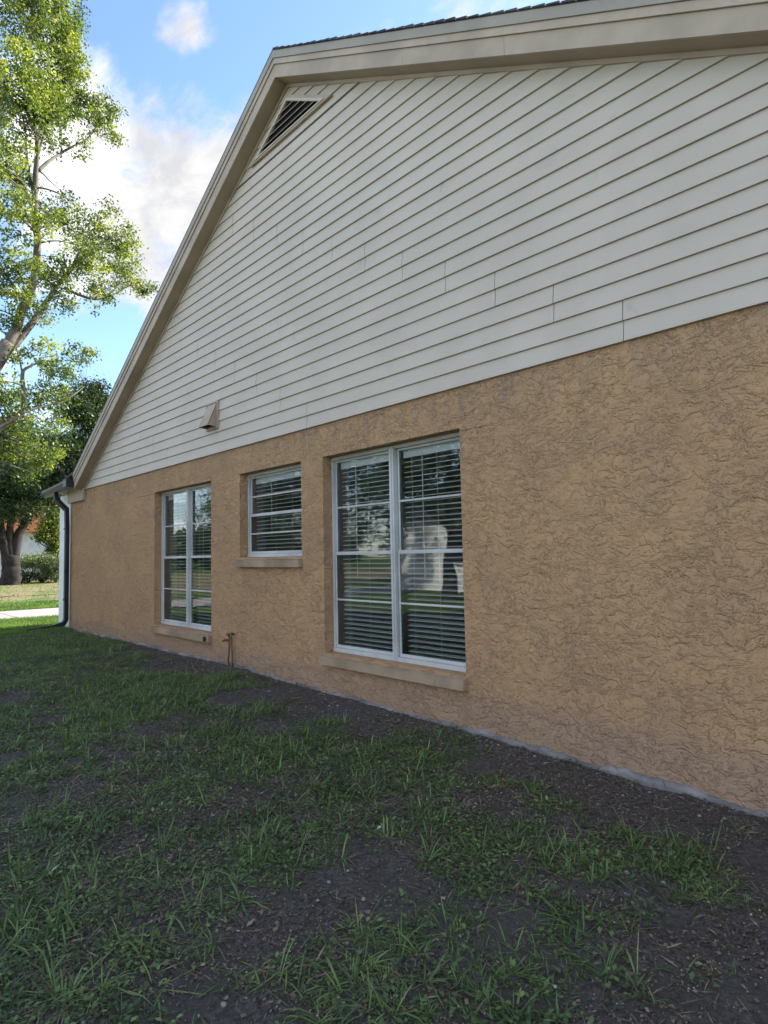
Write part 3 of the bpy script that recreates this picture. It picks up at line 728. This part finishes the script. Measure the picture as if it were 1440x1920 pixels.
# white walled house with terracotta roof far behind
def far_house(name, label, x0, x1, y0, y1, h, ridge, wallm, roofm, wins):
    r = empty(name, ((x0+x1)/2, (y0+y1)/2, 0)); tag(r, label, 'house')
    MB().box(x0, x1, y0, y1, -.1, h).build('wall', wallm, r)
    yc = (y0+y1)/2; mb = MB(); e = .6
    v = [(x0-e, y0-e, h-.1), (x1+e, y0-e, h-.1), (x1+e, y1+e, h-.1), (x0-e, y1+e, h-.1), (x0-e, yc, h+ridge), (x1+e, yc, h+ridge)]
    mb.add(v, [(0, 1, 5, 4), (2, 3, 4, 5), (0, 4, 3), (1, 2, 5), (3, 2, 1, 0)]); mb.build('roof', roofm, r)
    for (a, b, c, d, face) in wins:
        if face == 'x': f = MB().box(x1-.05, x1+.05, a, b, c, d).build('window', MT['white_frame'], r); MB().box(x1+.02, x1+.07, a+.08, b-.08, c+.08, d-.08).build('pane', MT['black'], f)
        else: f = MB().box(a, b, y1-.05, y1+.05, c, d).build('window', MT['white_frame'], r); MB().box(a+.08, b-.08, y1+.02, y1+.07, c+.08, d-.08).build('pane', MT['black'], f)
    return r
far_house('house', 'distant white house with a terracotta roof seen behind the dark oak', -72, -58, 2, 18, 3.9, 2.6, MT['nwall'], MT['terracotta'], [(4, 5.4, 1, 2.3, 'x')])
# neighbour on the near side, seen in the window glass
far_house('house', 'pale neighbouring house reflected in the large window glass', -19, -2, -24, -13.5, 3.0, 2.4, MT['nwall'], MT['shingle'], [(-16, -14.4, 1.0, 2.2, 'y'), (-10, -8.2, 1.0, 2.2, 'y')])
for i, (x, y, h, s, n_, lb) in enumerate(((-13.2, -10.2, 6.5, 2.6, 420, 'leafy shade tree reflected in front of the pale neighbouring house'), (-24.5, -14, 9, 4.2, 800, 'dark broad tree reflected in the left half of the large window'),
                                 (-38, -17, 5.5, 4.0, 420, 'spreading tree reflected low in the tall far window'), (-52, -30, 7, 6, 500, 'farthest tree reflected in the tall far window'))):
    bb = (x, y, 0); tree('broadleaf_tree', lb, bb, h, s, .25, MT['leaf_dark'], MT['bark_dark'], 60+i, cloud_blobs(bb, h, s, 60+i, .32 if i else .45), n_, 34, .45, .14, shell=.15)
# trees on the skyline to the left, beyond the far lawn
for i, (px, X, h, s) in enumerate(((-90, -58, 8, 5), (60, -80, 11, 7), (-20, -85, 12, 8))):
    b = T(px, 1060, X); b.z = 0
    tree('broadleaf_tree', ('tree beyond the far lawn, out past the left edge behind the dark oak', 'tall tree behind the distant white house', 'big tree far behind the dark oak trunk')[i], b, h, s, .3, MT['leaf_dark'], MT['bark_dark'], 80+i, cloud_blobs(b, h, s, 80+i, .2), 500, 34, .7, .26, shell=.15)
rgw = random.Random(4); wb = []
for i in range(70):
    t = rgw.random(); wb.append((-70-30*t+rgw.uniform(-8, 8), 0-120*t+rgw.uniform(-6, 6), rgw.uniform(1.0, 4.5), rgw.uniform(2.0, 3.5)))
for i in range(40):
    wb.append((-70+rgw.uniform(0, 90), -75+rgw.uniform(-8, 8), rgw.uniform(1.0, 4.5), rgw.uniform(2.0, 3.5)))
wo, _c = crown_mesh('distant_wood', wb, MT['leaf_dark'], None, 30, 1.0, .5, 2600, 77, shell=.1)
tag(wo, 'far line of woodland that closes the horizon beyond the lawns', 'woodland', kind='stuff')
wr = MB().tube([T(-60, 857, -24), T(40, 856.5, -24), T(130, 853, -24), T(200, 849, -24)], .011, 5).build('utility_wire', MT['black'])
tag(wr, 'thin dark wire strung through the foliage above the gutter', 'wire')

# ---------------------------------------------------------------- grass, weeds, litter
def inview(x, y, margin=.25, z=0.0):
    dx, dy, dz = x-CAM.x, y-CAM.y, z-CAM.z
    f = dx*FW.x+dy*FW.y+dz*FW.z; r = dx*RI.x+dy*RI.y+dz*RI.z; u = dx*UP.x+dy*UP.y+dz*UP.z
    return (f > .2) & (np.abs(r/f)*1200 < 720+300*margin+margin*400/np.maximum(f, .3)) & (u/f*1200 > -960-500*margin)
def blades(px, py, L_, W_, lean, az, rnd, curl=1.6):
    n = len(px); pz = ground_z(px, py)-.004
    t = np.array([0, .38, .74, 1.0]); dx, dy = np.cos(az), np.sin(az)
    out = np.zeros((n, 7, 3)); wf = np.array([.8, 1.0, .7])
    hor = lean; ver = np.sqrt(np.maximum(.03, 1-lean**2))
    for i, tt in enumerate(t):
        droop = np.maximum(0, lean-.25)*tt**2*.95
        h_ = L_*hor*tt**curl*.95; v_ = np.maximum(L_*(ver*tt-droop), .004)
        X = px+dx*h_; Y = py+dy*h_; Z = pz+v_
        if i < 3:
            s = W_*wf[i]*.5
            out[:, 2*i] = np.stack([X-dy*s, Y+dx*s, Z], 1); out[:, 2*i+1] = np.stack([X+dy*s, Y-dx*s, Z], 1)
        else: out[:, 6] = np.stack([X, Y, Z], 1)
    k = np.arange(n)[:, None]*7
    F = np.concatenate([k+np.array([[0, 1, 3, 2]]), k+np.array([[2, 3, 5, 4]]), k+np.array([[4, 5, 6, 6]])], 1).reshape(-1, 4)
    return out.reshape(-1, 3), F, np.repeat(rnd, 7)
def cover(x, y):
    """how green the ground is: 0 bare, 1 thick"""
    n = vnoise(x*2.1, y*2.1, 31, 3)*.6+vnoise(x*5.9+5, y*5.9, 37, 2)*.4
    c = (n-.375)*4.6+.34
    c += np.clip((-x-7.5)/4, 0, 1)*.6
    c -= np.clip(1-(-y)/.75, 0, 1)*np.clip((x+13.5)/3, 0, 1)*1.5      # bare soil along the wall
    c -= np.clip((x+1.75-(-y-1.5)*.2)/1.3, 0, 1)*.8                     # bare near corner by the camera
    return np.clip(c, 0, 1)
def tufts(n, xr_, yr_, seed, nb, Lr, Wr, spread, lean, thr=.0, tone=(.5, .2), keep=None, curl=1.6):
    rg = np.random.default_rng(seed)
    x = rg.uniform(*xr_, n); y = rg.uniform(*yr_, n)
    c = cover(x, y) if keep is None else keep(x, y)
    m_ = (rg.random(n) < c**1.3) & inview(x, y, 1.1) & (c > thr)
    x, y, c = x[m_], y[m_], c[m_]
    k = np.maximum(2, rg.poisson(nb, len(x))); i = np.repeat(np.arange(len(x)), k); M_ = len(i)
    az = rg.uniform(0, 2*PI, M_); rad = np.abs(rg.normal(0, spread, M_))
    bx = x[i]+np.cos(az)*rad; by = y[i]+np.sin(az)*rad
    by = np.minimum(by, -.03) if keep is None else by
    size = rg.uniform(.6, 1.25, len(x))[i]
    return blades(bx, by, rg.uniform(*Lr, M_)*size, rg.uniform(*Wr, M_), np.clip(rg.normal(lean, .22, M_), .05, .97), az+rg.normal(0, .5, M_),
                  np.clip(rg.normal(tone[0], tone[1]*.7, len(x))[i]+rg.normal(0, tone[1]*.6, M_), 0, 1), curl)
def join(parts):
    V = []; F = []; R_ = []; k = 0
    for v, f, r in parts: V.append(v); F.append(f+k); R_.append(r); k += len(v)
    return np.concatenate(V), np.concatenate(F), np.concatenate(R_)
XR_, YR_ = (-14.3, .2), (-6.8, -.04)
# small leaflets of creeping weeds, flat to the soil
def leaflets(n, seed, size, keep=cover, pw=1.2):
    rg = np.random.default_rng(seed); nc = n//22
    cx = rg.uniform(-14, 0, nc); cy = rg.uniform(-6.8, -.1, nc); c = keep(cx, cy); m_ = (rg.random(nc) < c**pw) & inview(cx, cy, 1.1); cx, cy = cx[m_], cy[m_]
    k = rg.poisson(22, len(cx)); i = np.repeat(np.arange(len(cx)), k); M_ = len(i)
    x = cx[i]+rg.normal(0, .05, M_); y = np.minimum(cy[i]+rg.normal(0, .05, M_), -.04); z = ground_z(x, y)+rg.uniform(.004, .035, M_)
    a = rg.uniform(0, 2*PI, M_); l = size*rg.uniform(.6, 1.5, M_); w_ = l*.33; tz = rg.normal(0, .35, M_)*l
    ca, sa = np.cos(a), np.sin(a)
    V = np.stack([np.stack([x, y, z], 1), np.stack([x+ca*l*.5-sa*w_, y+sa*l*.5+ca*w_, z+tz*.5+.002], 1), np.stack([x+ca*l, y+sa*l, z+tz], 1), np.stack([x+ca*l*.5+sa*w_, y+sa*l*.5-ca*w_, z+tz*.5+.002], 1)], 1).reshape(-1, 3)
    return V, np.arange(M_*4).reshape(-1, 4), np.repeat(np.clip(rg.normal(.42, .2, len(cx))[i]+rg.normal(0, .15, M_), 0, 1), 4)
parts = [tufts(28000, XR_, YR_, 101, 13, (.025, .075), (.0024, .0046), .028, .74),
         tufts(5400, (-8, .2), (-6.8, -.2), 102, 12, (.07, .20), (.004, .0085), .022, .87, .25, (.5, .25), curl=1.05),
         tufts(5200, (-14.3, -5), YR_, 103, 12, (.05, .12), (.004, .008), .03, .75, .15, (.55, .2)),
         tufts(13000, (-18, -9.5), (-6.8, -.04), 104, 11, (.03, .075), (.004, .007), .03, .6),
         leaflets(195000, 105, .020)]
V, F, R_ = join(parts)
gr = mesh_np('grass', V, F, MT['grass'], None, R_); tag(gr, 'patchy shaded grass and weeds on dark soil in front of the stucco wall', 'grass', kind='stuff')
# the lawn past the corner and the far strip
def lawn(n, xr_, yr_, seed, Lr, Wr):
    rg = np.random.default_rng(seed); x = rg.uniform(*xr_, n); y = rg.uniform(*yr_, n); m_ = inview(x, y, .5) & ~((x > -14.6) & (y > -.05)); x, y = x[m_], y[m_]; k = len(x)
    return blades(x, y, rg.uniform(*Lr, k), rg.uniform(*Wr, k), np.clip(rg.normal(.5, .25, k), .05, .95), rg.uniform(0, 2*PI, k), np.clip(vnoise(x*1.5, y*1.5, 3, 3)*.9+rg.normal(0, .15, k), 0, 1))
V, F, R_ = join([lawn(150000, (-17.86, -13.6), (-4, 4.5), 201, (.04, .11), (.005, .010)), lawn(120000, (-24.6, -21.0), (-3, 8), 202, (.05, .12), (.010, .018)),
                 lawn(9000, (-50, -24.6), (-3, 14), 203, (.04, .10), (.015, .03))])
lw_ = mesh_np('lawn_grass', V, F, MT['lawn'], None, R_); tag(lw_, 'bright sunlit lawn grass past the corner of the house beside the driveway', 'grass', kind='stuff')
# litter: dead leaves, straw, chips and small stones
def bits(n, seed, xr_, yr_, lr, asp, lift, tone):
    rg = np.random.default_rng(seed); x = rg.uniform(*xr_, n); y = rg.uniform(*yr_, n); m_ = inview(x, y, .3) & (y < -.03); x, y = x[m_], y[m_]; k = len(x)
    m2 = rg.random(k) < .25+.75*(vnoise(x*2, y*2, 51, 3) > .45); x, y = x[m2], y[m2]; k = len(x)
    l = rg.uniform(*lr, k); a = rg.uniform(0, 2*PI, k); w_ = l*rg.uniform(*asp, k); z = ground_z(x, y)+rg.uniform(.002, lift, k)
    ca, sa = np.cos(a), np.sin(a); tz = rg.normal(0, .28, k)*l; rz = rg.normal(0, .3, k)*w_
    V = np.stack([np.stack([x, y, z], 1), np.stack([x+ca*l*.5-sa*w_, y+sa*l*.5+ca*w_, z+tz*.5+rz+.002], 1), np.stack([x+ca*l, y+sa*l, z+tz], 1), np.stack([x+ca*l*.5+sa*w_, y+sa*l*.5-ca*w_, z+tz*.5-rz], 1)], 1).reshape(-1, 3)
    return V, np.arange(k*4).reshape(-1, 4), np.repeat(np.clip(rg.beta(*tone, k), 0, 1), 4)
V, F, R_ = join([bits(120000, 304, (-4.5, 0), (-4.6, 0), (.003, .011), (.15, .5), .008, (2.4, 1.7)), bits(110000, 301, (-13.8, 0), (-4.6, 0), (.006, .022), (.15, .5), .012, (2.2, 2.4)),
                 bits(26000, 302, (-13.8, 0), (-4.6, 0), (.03, .09), (.02, .05), .02, (3, 2.2)),
                 bits(900, 303, (-9, 0), (-4.6, 0), (.015, .035), (.3, .5), .012, (6, 1.6))])
lt = mesh_np('ground_litter', V, F, MT['litter'], None, R_); tag(lt, 'dead leaf bits, straw and wood chips scattered on the dark soil', 'litter', kind='stuff')
mb = MB(); rg = random.Random(5)
for i in range(130):
    x = rg.uniform(-8, -.3); y = rg.uniform(-3.4, -.08) if i % 3 else rg.uniform(-.5, -.06); s = rg.uniform(.004, .012)
    z = float(ground_z(x, y)); vs = []
    for t in range(4):
        for q in range(6):
            a = q*PI/3+rg.uniform(-.3, .3); h_ = (t-1)/2.2; rr_ = math.sqrt(max(.1, 1-h_*h_))*rg.uniform(.75, 1.1)
            vs.append((x+math.cos(a)*s*rr_*1.3, y+math.sin(a)*s*rr_, z+h_*s*.8+.004))
    fs = [(t*6+q, t*6+(q+1) % 6, (t+1)*6+(q+1) % 6, (t+1)*6+q) for t in range(3) for q in range(6)]+[(18, 19, 20, 21, 22, 23)]
    mb.add(vs, fs)
tag(mb.build('pebbles', MT['concrete'], smooth=True), 'small pale stones scattered over the bare soil near the wall', 'pebbles', kind='stuff')
